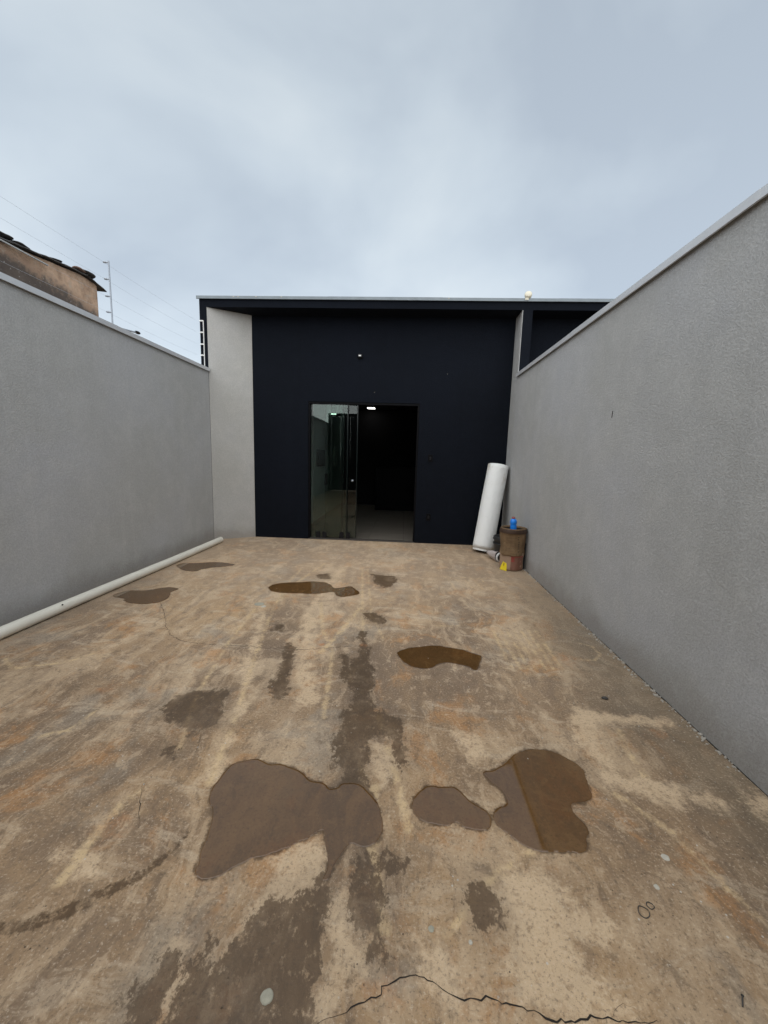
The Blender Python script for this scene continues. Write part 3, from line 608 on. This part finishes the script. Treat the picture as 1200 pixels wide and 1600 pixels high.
# sliding glass door
sd_ = empty('sliding_door', (0, 0, 0)); sd_.parent = bd; sd_.location = (0, -YF, 0)
yd0, yd1 = YB+.012, YB+.10
fr = MB(); e1 = .0015
fr.box(DL+e1, DL+.028, yd0, yd1, .012, DH-.036); fr.box(DR-.028, DR-e1, yd0, yd1, .012, DH-.036)
fr.box(DL+e1, DR-e1, yd0, yd1+.01, DH-.035, DH-e1)
fr.build('frame', M['frame'], sd_)
sl = MB(); sl.box(DL+e1, DR-e1, yd0-.02, yd1+.02, .0015, .011, .001); sl.box(DL+.03, DR-.03, yd0+.012, yd0+.016, .0115, .022); sl.box(DL+.03, DR-.03, yd0+.045, yd0+.049, .0115, .022)
sl.build('bottom_track', plain('track_metal', (.12, .11, .10), .4, .3, 20, Metallic=.6), sd_)
t = NT('tinted_glass'); t.t.nodes.remove(t.b)
tr = t.n('ShaderNodeBsdfTransparent'); tr.inputs[0].default_value = (.78, .85, .82, 1); gl = t.n('ShaderNodeBsdfGlossy'); gl.inputs['Roughness'].default_value = .01
fz = t.n('ShaderNodeFresnel'); fz.inputs[0].default_value = 1.5; mxs = t.n('ShaderNodeMixShader'); t.l(fz.outputs[0], mxs.inputs[0]); t.l(tr.outputs[0], mxs.inputs[1]); t.l(gl.outputs[0], mxs.inputs[2]); t.l(mxs.outputs[0], t.out.inputs['Surface'])
M['glass'] = t.m
M['gedge'] = plain('dark_glass_edge', (.004, .008, .008), .2, .05)
M['clamp'] = plain('dark_clamp', (.012, .012, .013), .45, .1, Specular_IOR_Level=.15)
def pane(x0, x1, y, clamps, handle=None, z0=.03):
    p_ = MB().box(x0, x1, y, y+.008, z0, DH-.037).build('glass_pane', M['glass'], sd_)
    MB().box(x1+.0005, x1+.016, y-.004, y+.010, z0, DH-.037).build('edge_seal', M['gedge'], p_)
    for cx_ in clamps:
        MB().box(cx_, cx_+.072, y-.010, y-.0004, .024, .125, .002).build('clamp', M['clamp'], p_)
    if handle:
        k = MB(); k.tube([(handle, y-.03, 1.0), (handle, y-.001, 1.0)], .018, 16); k.build('knob', M['galv'], p_, True)
    return p_
pane(DL+.029, -1.035, yd0+.052, ())
pane(DL+.075, -.955, yd0+.026, (-1.46, -1.355, -1.065, -.955))
pane(-1.32, -.80, yd0+.066, (), -.86)
# fittings screwed to the facade
fx = MB(); fx.box(-.80, -.722, YB-.012, YB-.0005, 2.925, 3.0, .003); fo = P_(fx, 'wall_light', M['frame'])
fx = MB(); fx.box(-.79, -.73, YB-.05, YB-.0125, 2.94, 2.985, .004); fx.build('lamp_head', M['clamp'], fo)
fx = MB(); fx.box(-.778, -.742, YB-.0535, YB-.0502, 2.955, 2.975, .001); fx.build('lens', M['white'], fo)
def plate(x, z, label):
    r_ = P_(MB().box(x-.037, x+.037, YB-.009, YB-.0005, z-.058, z+.058, .003), 'switch_plate', M['frame']); r_['label'] = label
    MB().box(x-.014, x+.014, YB-.0125, YB-.0092, z-.024, z+.024, .001).build('rocker', M['clamp'], r_)
plate(.41, 1.407, 'small black switch plate right of the door'); plate(.42, .443, 'small black socket plate low on the right of the door')
b = MB()
for xx, zz in ((.62, 2.72), (-.52, 2.42)): bmesh.ops.create_icosphere(b.bm, subdivisions=1, radius=.004, matrix=Matrix.Translation((xx, YB-.001, zz)))
o = P_(b, 'paint_speck', M['lime']); o['kind'] = 'stuff'

# cream fitting on the coping above the pillar
sr = empty('security_siren', (1.675, YF-.005, HT+.002)); tag(sr, 'small cream siren fitting on the coping where the pillar meets the beam', 'siren')
M['cream'] = plain('cream_plastic', (.66, .62, .50), .5, .1)
b = MB(); b.lathe([(.0, 0), (.035, 0), (.038, .008), (.02, .014), (.016, .03)], 20); b.build('base', M['cream'], sr, True)
b = MB(); b.lathe([(.001, -.045), (.03, -.045), (.046, -.03), (.052, 0), (.05, .02), (.038, .03), (.001, .031)], 24)
o = b.build('dome', M['cream'], sr, True); o.location = (0, -.012, .046); o.rotation_euler = (R(62), R(-28), 0)
b = MB(); b.box(-.045, .005, -.035, -.033, -.028, .002); b.build('bracket', M['cream'], sr)

# ---------------- electric fence ----------------
ef = empty('electric_fence', (XL-.15, 4.27, HW)); tag(ef, 'electric fence of four thin wires and pale posts along the top of the left wall', 'fence')
WZ = [2.86, 3.02, 3.19, 3.355]
def epost(y, x, top, mat, side, base=HW-.02):
    b = MB(); b.tube([(x, y, base), (x, y, top)], .0075, 8)
    o = b.build('post', mat, ef); o.location = (-(XL-.15), -4.27, -HW)
    for z in WZ:
        k = MB(); k.tube([(x, y, z), (x+side*.025, y-.004, z+.002), (x+side*.03, y-.004, z+.002), (x+side*.052, y-.008, z+.004)], [.008, .008, .012, .010], 8); k.build('insulator', mat, o)
epost(4.27, XL-.15, 3.372, M['galv'], -1)
epost(0.9, XL-.15, 3.372, M['galv'], -1)
# white comb bracket fixed to the front of the pillar
b = MB(); xa = -3.102
b.box(xa-.004, xa+.005, YF-.016, YF-.001, HW+.01, 3.362, .001)
o = b.build('post', M['white'], ef); o.location = (-(XL-.15), -4.27, -HW)
for z in WZ:
    k = MB(); k.box(xa-.056, xa-.0045, YF-.018, YF-.004, z-.009, z+.009, .002); k.build('insulator', M['white'], o)
for z in WZ:
    b = MB(); pts = []
    for y0, y1 in ((.9, 4.27), (4.27, YF-.015)):
        for j in range(9):
            u = j/8; xx = XL-.15-.05 if y1 < 5 or u < .001 else XL-.20+(u*.045)
            pts.append((xx, y0+(y1-y0)*u-.006, z+.003-.012*4*u*(1-u)))
    pts = [(XL-.20, -3.5, z)] + pts[:9] + pts[10:]
    b.tube(pts, .0008, 5); o = b.build('wire', M['wire'], ef); o.location = (-(XL-.15), -4.27, -HW)

# ---------------- old house beyond the left wall ----------------
t = NT('weathered_render')
z_ = t.n('ShaderNodeSeparateXYZ'); t.l(t.co, z_.inputs[0])
c = t.ramp(t.noise(3.2, 8, .7), [(.38, (.34, .22, .15)), (.62, (.66, .45, .31)), (.5, (.50, .335, .225))])
c = t.mix(t.step(t.noise(6, 6, .7), .52, .7, 0, .5), c, (.50, .44, .36))
# soot-black mould spreading from the lower near end
mld = t.math('ADD', t.math('MULTIPLY', t.math('SUBTRACT', 4.24, z_.outputs['Z']), 2.6), t.math('ADD', t.math('MULTIPLY', t.math('SUBTRACT', 6.95, z_.outputs['Y']), .48), t.math('MULTIPLY', t.math('SUBTRACT', t.noise(3.2, 8, .72), .5), 2.4)))
c = t.mix(t.step(mld, .1, .7, 0, .88), c, (.055, .05, .048))
c = t.mix(t.math('MULTIPLY', t.step(t.noise(17, 6, .7), .60, .68), t.step(mld, .1, .5)), c, (.42, .40, .37))
M['oldwall'] = t.fin(c, .95, t.bump(t.noise(24, 6, .7), .7, .02))
M['tiledark'] = plain('sooty_roof_tile', (.06, .057, .055), .9, .6, 9, .6, 60)
M['tileterra'] = plain('old_clay_tile', (.19, .12, .09), .9, .6, 14, .6, 60)
M['batten'] = plain('bleached_batten', (.42, .42, .41), .8, .3, 12)
hs = empty('old_house', (-6, 7.65, 0)); tag(hs, 'old house with mould-blackened peach plaster and broken dark roof tiles beyond the left wall', 'house')
off = (6, -7.65, 0)
def HP(b, n, m, par=None, smooth=False):
    o = b.build(n, m, par or hs, smooth)
    if not par: o.location = off
    return o
b = MB(); ys = np.linspace(1.5, 7.65, 50); pv = None
def htop(y): return (4.33 + (y-5.6)*.118 if y < 7.25 else 4.525-(y-7.25)*.06) + .012*mnoise.noise(Vector((y*4, 0, 0)))
for y in ys:
    z = htop(y)
    v = [b.bm.verts.new(q) for q in ((-6, y, -.05), (-6, y, z), (-6.2, y, z), (-6.2, y, -.05))]
    if pv is not None:
        for i in range(3): b.bm.faces.new((pv[i], pv[i+1], v[i+1], v[i]))
    else: b.bm.faces.new(v)
    pv = v
b.bm.faces.new(pv[::-1]); HP(b, 'wall', M['oldwall'])
HP(MB().box(-10.5, -6.201, 7.45, 7.65, 0, 4.2), 'wall', M['oldwall'])
HP(MB().box(-10.5, -6.201, 1.5, 1.7, 0, 4.2), 'wall', M['oldwall'])
# roof sheets: edge tiles overlapping along the verge, each its own piece
rs = random.Random(12); y = 1.5
while y < 7.7:
    L = rs.uniform(.42, .55); y2 = min(y+L+.05, 7.92)
    z0, z1 = htop(min(y, 7.6)), htop(min(y2, 7.65)) - (.07 if y2 > 7.7 else 0)
    b = MB(); n = 6; ring = []
    for j in range(n+1):
        u = j/n; yy = y+(y2-y)*u; zz = z0+(z1-z0)*u + .012 + .012*rs.random() + .014*(1-u)
        tk = .012+.008*rs.random(); ov = .06+.03*rs.random()
        ring.append([b.bm.verts.new(q) for q in ((-6+ov, yy, zz), (-6+ov*.9, yy, zz+tk), (-6.35, yy, zz+tk+.05), (-6.35, yy, zz+.04))])
    for a_, c_ in zip(ring, ring[1:]):
        for k in range(4): b.bm.faces.new((a_[k], a_[(k+1) % 4], c_[(k+1) % 4], c_[k]))
    b.bm.faces.new(ring[0]); b.bm.faces.new(ring[-1][::-1])
    HP(b, 'roof_tile', M['tiledark']); y += L
def slab_roof():
    b = MB(); v = [b.bm.verts.new(q) for q in ((-6.3, 1.4, 4.0), (-6.3, 7.8, 4.56), (-8.4, 7.8, 4.75), (-8.4, 1.4, 4.2), (-10.6, 7.8, 4.1), (-10.6, 1.4, 3.6))]
    b.bm.faces.new((v[0], v[1], v[2], v[3])); b.bm.faces.new((v[3], v[2], v[4], v[5]))
    r = bmesh.ops.extrude_face_region(b.bm, geom=list(b.bm.faces)); bmesh.ops.translate(b.bm, vec=(0, 0, .05), verts=[q for q in r['geom'] if isinstance(q, bmesh.types.BMVert)])
    HP(b, 'roof', M['tileterra'])
slab_roof()
HP(MB().box(-5.955, -5.93, 4.2, 6.55, 4.345, 4.362), 'batten', M['batten']).rotation_euler = (0, 0, 0)
def lump(y, z, ly, lz, lx, mat, seed, rx=0):
    b = MB(); bmesh.ops.create_icosphere(b.bm, subdivisions=3, radius=1, matrix=Matrix.Diagonal((lx, ly, lz, 1)))
    for v in b.bm.verts: v.co *= 1 + .35*mnoise.noise(v.co*9+Vector((seed, 0, 0)))
    o = b.build('broken_tile', mat, hs); o.location = (-6.02+6, y-7.65, z); o.rotation_euler.x = rx
lump(7.42, 4.60, .17, .035, .14, M['tiledark'], 1, -.16); lump(7.26, 4.60, .12, .03, .1, M['tileterra'], 2, -.05)
lump(6.15, 4.46, .16, .018, .1, M['tiledark'], 3, .02); lump(5.9, 4.47, .12, .018, .1, M['tiledark'], 5, -.1); lump(6.75, 4.53, .14, .02, .1, M['tiledark'], 4, .1)

# street lamp arm rising behind the left wall
sl_ = empty('street_lamp', (-12, 15.3, 0)); tag(sl_, 'street lamp whose curved arm just shows over the left wall beyond the fence post', 'street lamp')
MB().tube([(0, 0, 0), (0, 0, 5.6)], [.09, .06], 12).build('pole', M['galv'], sl_, True)
MB().tube([(0, 0, 5.55), (0, .2, 6.05), (0, .7, 6.3), (0, 1.3, 6.42), (0, 1.9, 6.50), (0, 2.1, 6.53)], .035, 8).build('arm', M['galv'], sl_, True)
b = MB(); bmesh.ops.create_icosphere(b.bm, subdivisions=3, radius=1, matrix=Matrix.Translation((0, 2.2, 6.55)) @ Matrix.Diagonal((.09, .16, .065, 1))); b.build('lamp_head', M['clamp'], sl_, True)

# ---------------- pipe along the left wall ----------------
pp = empty('drain_pipe', (-2.96, 2.5, 0)); tag(pp, 'long off-white plastic pipe lying on the floor along the left wall', 'pipe')
M['pvc'] = plain('offwhite_pvc', (.74, .71, .62), .38, .10, 5, .05, 40)
a_ = Vector((-2.955, .3, .0445)); b_ = Vector((-2.85, 5.86, .0445)); r_ = .044
b = MB(); d_ = b_-a_; N = 14
pts = [a_+d_*(i/N)+Vector((.006*math.sin(i*.7), 0, 0)) for i in range(N+1)]
b.tube([tuple(p) for p in pts], r_, 28, cap=False)
b.tube([tuple(p) for p in pts[::-1]], r_-.004, 28, cap=False)
# ring closing the wall thickness at both ends
o = b.build('tube', M['pvc'], pp, True); o.location = (2.96, -2.5, 0)
dd = d_.normalized()
for e_ in (pts[0], pts[-1]):
    q = dd.to_track_quat('Z', 'Y').to_matrix(); k = MB(); vi, vo = [], []
    for i in range(28):
        a = 2*math.pi*i/28; w_ = q @ Vector((math.cos(a), math.sin(a), 0)); vo.append(k.bm.verts.new(e_+w_*r_)); vi.append(k.bm.verts.new(e_+w_*(r_-.004)))
    for i in range(28): k.bm.faces.new((vo[i], vo[(i+1) % 28], vi[(i+1) % 28], vi[i]))
    o = k.build('rim', M['pvc'], pp); o.location = (2.96, -2.5, 0)
k = MB(); k.tube([(0, 0, 0), (.004, 0, .004)], .006, 12); o = k.build('hole', M['crack'], pp); o.location = (-2.90+.03+2.96, 3.02-2.5, .078)

# ---------------- leaning white roll ----------------
rl = empty('foam_roll', (1.25, 5.93, 0)); tag(rl, 'tall thick white roll of sheet leaning in the corner against the right wall', 'roll')
t = NT('white_sheet')
z_ = t.n('ShaderNodeSeparateXYZ'); t.l(t.co, z_.inputs[0])
c = t.mix(t.noise(2.5, 5), (.84, .85, .835), (.89, .90, .88))
st = t.math('MULTIPLY', t.step(t.noise(8, 7, .75, vec=t.scaled((1, 1, .5), (3, 1, 0))), .50, .62), t.step(z_.outputs['Z'], .9, 1.3))
c = t.mix(t.math('MULTIPLY', st, .7), c, (.50, .43, .32))
c = t.mix(t.math('MULTIPLY', t.step(t.noise(9, 6, .75, vec=t.scaled((1, 1, 1.6), (4, 4, 0))), .62, .70), .45), c, (.50, .50, .47))
M['sheet'] = t.fin(c, .6, t.bump(t.noise(3.5, 7, .66, dist=1.2), .65, .03))
M['core'] = plain('grey_inner_layers', (.30, .29, .27), .8, .2, 14)
top = Vector((1.447, 6.14, 1.325)); bot = Vector((1.235, 5.905, .03)); ax = (top-bot); H_ = ax.length; rq = ax.normalized().to_track_quat('Z', 'Y')
rr_ = .156
def cyl(z0, z1, r0, r1, n=40, wob=None, amp=0):
    b = MB(); K = 24
    prof = [(r0+(r1-r0)*(i/K), z0+(z1-z0)*i/K) for i in range(K+1)]
    b.lathe([(r0-.012, z0+.004)]+prof+[(r1-.012, z1-.003)], n, (0, 0, 0), lambda a, z: .018*mnoise.noise(Vector((math.cos(a)*1.2, math.sin(a)*1.2, z*2.2))))
    return b
o = cyl(.03, H_, rr_, rr_).build('outer_layer', M['sheet'], rl, True); o.location = bot-Vector((1.25, 5.93, 0)); o.rotation_mode = 'QUATERNION'; o.rotation_quaternion = rq
b = MB(); turns = 4.2; n = 150; Ls = []
for i in range(n+1):
    a = i/n*turns*2*math.pi; r0 = .148-.021*a/(2*math.pi)
    Ls.append([b.bm.verts.new((q*math.cos(a), q*math.sin(a), z)) for q, z in ((r0, -.006-.002*a*0), (r0, H_-.006), (r0-.014, H_-.006), (r0-.014, -.006))])
for p, q in zip(Ls, Ls[1:]):
    for k in range(4): b.bm.faces.new((p[k], p[(k+1) % 4], q[(k+1) % 4], q[k]))
o = b.build('inner_layers', M['sheet'], rl, False); o.location = bot-Vector((1.25, 5.93, 0)); o.rotation_mode = 'QUATERNION'; o.rotation_quaternion = rq

# ---------------- paper sack with its neighbours ----------------
t = NT('kraft_paper')
c = t.mix(t.noise(9, 6, .65), (.10, .06, .028), (.30, .19, .095))
c = t.mix(t.step(t.noise(30, 5, .7), .55, .7, 0, .5), c, (.08, .05, .028))
M['kraft'] = t.fin(c, .8, t.bump(t.noise(22, 6, .7, dist=.8), 1.0, .03))
M['kraft2'] = plain('pale_kraft_paper', (.36, .25, .175), .8, .25, 12, .5, 30)
M['redprint'] = plain('faded_red_print', (.22, .105, .072), .75, .25, 16, .4, 40)
M['red'] = plain('red_print', (.38, .03, .03), .7, .2, 30)
M['ink'] = plain('black_ink', (.035, .025, .02), .7, .2)
bag = empty('paper_sack', (1.437, 5.045, 0)); tag(bag, 'open brown paper sack with red printing standing by the right wall', 'sack')
def wobl(amp, sd_):
    return lambda a, z: amp*mnoise.noise(Vector((math.cos(a)*1.7+sd_, math.sin(a)*1.7, z*7))) + amp*.5*mnoise.noise(Vector((math.cos(a)*5, math.sin(a)*5+sd_, z*22)))
w1, w2 = wobl(.06, 1), wobl(.11, 4)
b = MB(); b.lathe([(.02, .004), (.135, .004), (.146, .012), (.149, .03), (.147, .08), (.148, .13), (.152, .175), (.150, .20)], 48, (0, 0, 0), w1); b.build('lower_body', M['kraft2'], bag, True)
b = MB(); b.lathe([(.150, .178), (.161, .172), (.163, .18), (.158, .20), (.150, .25), (.150, .30), (.152, .36), (.155, .395), (.158, .405), (.163, .41), (.164, .43), (.163, .462), (.157, .47), (.149, .462), (.147, .42), (.144, .3), (.14, .24), (.10, .235), (.01, .235)], 56, (0, 0, 0), w2)
b.build('upper_body', M['kraft'], bag, True)
b = MB(); b.lathe([(.1655, .415), (.1675, .420), (.1672, .456), (.164, .462)], 56, (0, 0, 0), w2); b.build('rim_band', plain('dark_rim', (.055, .03, .018), .7, .5, 20), bag, True)
b = MB(); b.lathe([(.142, .452), (.1405, .42), (.139, .36), (.10, .35), (.02, .36), (.001, .36)], 56, (0, 0, 0), w2); b.build('dark_lining', plain('sack_inside_shade', (.025, .021, .018), .9, .5, 20, .6, 60), bag, True)  # near-black lining, the shade inside the open sack put into its colour
# prints follow the round surface: angle t around the sack, from the camera side
def patch(a0, a1, z0, z1, rad, mat, name, wf, m=10, parent=bag, off_=.0012):
    b = MB(); rows = []
    K = max(1, int((z1-z0)/.02))
    for j in range(K+1):
        z = z0+(z1-z0)*j/K; rows.append([])
        for i in range(m+1):
            a = a0+(a1-a0)*i/m; rr = rad(z)*(1+wf(a, z))+off_
            rows[-1].append(b.bm.verts.new((rr*math.cos(a), rr*math.sin(a), z)))
    for p, q in zip(rows, rows[1:]):
        for i in range(m): b.bm.faces.new((p[i], p[i+1], q[i+1], q[i]))
    return b.build(name, mat, parent, True)
pl_ = [(.004, .135), (.012, .146), (.03, .149), (.08, .147), (.13, .148), (.175, .152), (.20, .150)]
pu_ = [(.18, .163), (.20, .158), (.25, .150), (.30, .150), (.36, .152), (.395, .155), (.41, .163)]
def interp(tb): return lambda z: float(np.interp(z, [q[0] for q in tb], [q[1] for q in tb]))
rl_, ru_ = interp(pl_), interp(pu_)
A0 = math.atan2(-5.045, -1.437)   # towards the camera
patch(A0-.02, A0+1.15, .014, .158, rl_, M['redprint'], 'printed_panel', w1, 14)
patch(A0-.02, A0+1.15, .160, .168, rl_, M['red'], 'printed_line', w1, 14)
for (u0, u1, z0, z1) in ((.0, .27, .15, .157), (.0, .27, .108, .114), (.0, .03, .114, .15), (.24, .27, .114, .15), (.07, .20, .136, .142), (.07, .20, .122, .128), (.12, .15, .116, .148)):
    patch(A0+u0, A0+u1, z0, z1, rl_, M['red'], 'printed_mark', w1, 3, off_=.0024)
rs = random.Random(4)
for i in range(7):   # a column of illegible stamped characters
    z = .215+i*.026
    for k in range(3):
        u = .52+rs.uniform(0, .07)-i*.012; dz = rs.uniform(0, .01)
        patch(A0+u, A0+u+.05+rs.uniform(0, .05), z+dz, z+dz+.0075, ru_, M['ink'], 'stamped_mark', w2, 3)
for i in range(6):
    z = .225+i*.028
    patch(A0-.62+rs.uniform(0, .1), A0+.3-rs.uniform(0, .2), z, z+.004, ru_, plain('brown_ink', (.14, .085, .045), .8, .2), 'printed_line', w2, 8)
# blue bottle standing in the sack
bt = empty('plastic_bottle', (1.425, 5.00, .492)); tag(bt, 'bright blue bottle with a reddish cap sticking out of the paper sack', 'bottle')
M['blue'] = plain('blue_plastic', (.01, .22, .80), .3, .08)
b = MB(); b.lathe([(.001, 0), (.036, 0), (.04, .01), (.04, .09), (.036, .105), (.041, .112), (.043, .14), (.036, .165), (.018, .178), (.001, .179)], 28); o = b.build('body', M['blue'], bt, True)
b = MB(); b.lathe([(.018, .176), (.022, .180), (.022, .196), (.017, .202), (.001, .202)], 18); o = b.build('cap', plain('dull_red_plastic', (.30, .09, .08), .5, .1), bt, True)
bt.rotation_euler = (0, R(-3), 0)
bag.scale = (.985, .985, 1.17)
# black bucket behind the sack
bk = empty('black_bucket', (1.44, 5.44, 0)); tag(bk, 'black plastic bucket half hidden between the white roll and the paper sack', 'bucket')
M['bplast'] = plain('black_plastic', (.022, .024, .026), .45, .2, 20)
b = MB(); b.lathe([(.001, .004), (.125, .004), (.13, .01), (.155, .25), (.162, .255), (.164, .285), (.158, .29), (.150, .285), (.122, .02), (.001, .015)], 40); b.build('body', M['bplast'], bk, True)
b = MB(); b.lathe([(.155, .20), (.166, .20), (.166, .212), (.156, .212)], 40); b.build('rib', M['bplast'], bk, True)
b = MB(); b.lathe([(.157, .255), (.170, .256), (.171, .262), (.157, .263)], 40); b.build('rib', M['bplast'], bk, True)
bk.scale = (.95, .95, 1.22)
# black board added for the shadow and dark edge between sack and wall
bs = empty('dark_edge_strip', (1.598, 5.12, 0)); tag(bs, 'narrow black board added for the shadow and dark edge between the paper sack and the right wall', 'strip')
b = MB(); b.box(-.010, .010, -.09, .10, .001, .345, .004); b.build('board', M['bplast'], bs)
b = MB(); b.box(-.0125, -.0102, -.07, .08, .05, .06); b.box(-.0125, -.0102, -.07, .08, .27, .28); b.build('rib', M['bplast'], bs)
# pinkish paper cone
cn = empty('paper_cone', (1.30, 5.46, .0)); tag(cn, 'crumpled pinkish white paper twist lying between the roll and the sack', 'paper')
t = plain('pinkish_paper', (.52, .46, .44), .8, .15, 20, .8, 40)
cq = Vector((.12, -.30, .0)).normalized().to_track_quat('Z', 'Y')
b = MB(); b.lathe([(.002, -.16), (.018, -.155), (.030, -.12), (.050, -.04), (.068, .06), (.078, .13), (.080, .135), (.074, .132), (.045, -.02), (.001, -.12)], 36, (0, 0, 0), wobl(.22, 3)); o = b.build('sheet', t, cn, True)
o.rotation_mode = 'QUATERNION'; o.rotation_quaternion = cq; o.location = (.012, .02, .072)
b = MB(); b.lathe([(.050, .0), (.066, .002), (.070, .010), (.066, .022), (.050, .024)], 28); o = b.build('collar', M['white'], cn, True)
o.rotation_mode = 'QUATERNION'; o.rotation_quaternion = cq; o.location = (.065, -.112, .072)
# yellow scrap
ye = empty('yellow_scraper', (1.312, 4.94, 0)); tag(ye, 'bright yellow plastic scraper blade leaning on the left side of the paper sack foot', 'scraper')
b = MB(); sh = [(-.040, .0), (.042, -.004), (.034, .05), (.026, .088), (-.012, .094), (-.03, .04)]
a_ = [b.bm.verts.new((x, 0, z)) for x, z in sh]; c_ = [b.bm.verts.new((x, .012, z)) for x, z in sh]
b.bm.faces.new(a_); b.bm.faces.new(c_[::-1])
for i in range(6): b.bm.faces.new((a_[i], c_[i], c_[(i+1) % 6], a_[(i+1) % 6]))
bmesh.ops.bevel(b.bm, geom=list(b.bm.edges), offset=.003, segments=2, affect='EDGES')
o = b.build('blade', plain('yellow_plastic', (.80, .62, .015), .4, .05), ye); o.rotation_euler = (R(-14), 0, R(-38)); o.location.z = .004; ye.scale = (1.15, 1.15, 1.3)
k = MB(); k.tube([(0, -.002, .045), (.002, -.002, .07)], .006, 8); o = k.build('slot', plain('ochre', (.45, .32, .02), .5), ye); o.rotation_euler = (R(-14), 0, R(-38)); o.location.z = .004

# ---------------- small litter ----------------
M['rubber'] = plain('dark_rubber', (.06, .055, .05), .7, .3)
def ring(x, y, R_, label, sx):
    b = MB(); n = 28
    pts = [(math.cos(a)*R_*(1+.12*math.sin(2*a+sx)), math.sin(a)*R_*(1+.1*math.cos(3*a)), .0022) for a in np.linspace(.3, 2*math.pi+.1, n)]
    b.tube(pts, .0013, 6); o = b.build('rubber_ring', M['rubber'], None, True, (x, y, 0)); tag(o, label, 'ring')
ring(*MISC['ring1'], .0165, 'larger of two thin dark rings lying on the right foreground floor', 0)
ring(*MISC['ring2'], .010, 'smaller of two thin dark rings lying on the right foreground floor', 2)
x_, y_ = MISC['nail']; b = MB(); b.tube([(0, -.014, .0025), (0, .014, .0025)], .0018, 6); b.tube([(0, .0141, .0025), (0, .0155, .0025)], .0035, 8)
o = b.build('nail', M['rubber'], None, False, (x_, y_, .001)); o.rotation_euler.z = -.67; tag(o, 'short dark nail lying alone in the bottom right corner of the floor', 'nail')
x_, y_ = MISC['peb']; b = MB(); bmesh.ops.create_icosphere(b.bm, subdivisions=2, radius=1, matrix=Matrix.Diagonal((.020, .012, .009, 1)))
for v in b.bm.verts: v.co *= 1+.3*mnoise.noise(v.co*60)
o = b.build('pebble', M['rubber'], None, True, (x_, y_, .006)); tag(o, 'small black pebble on the floor toward the right wall', 'pebble')
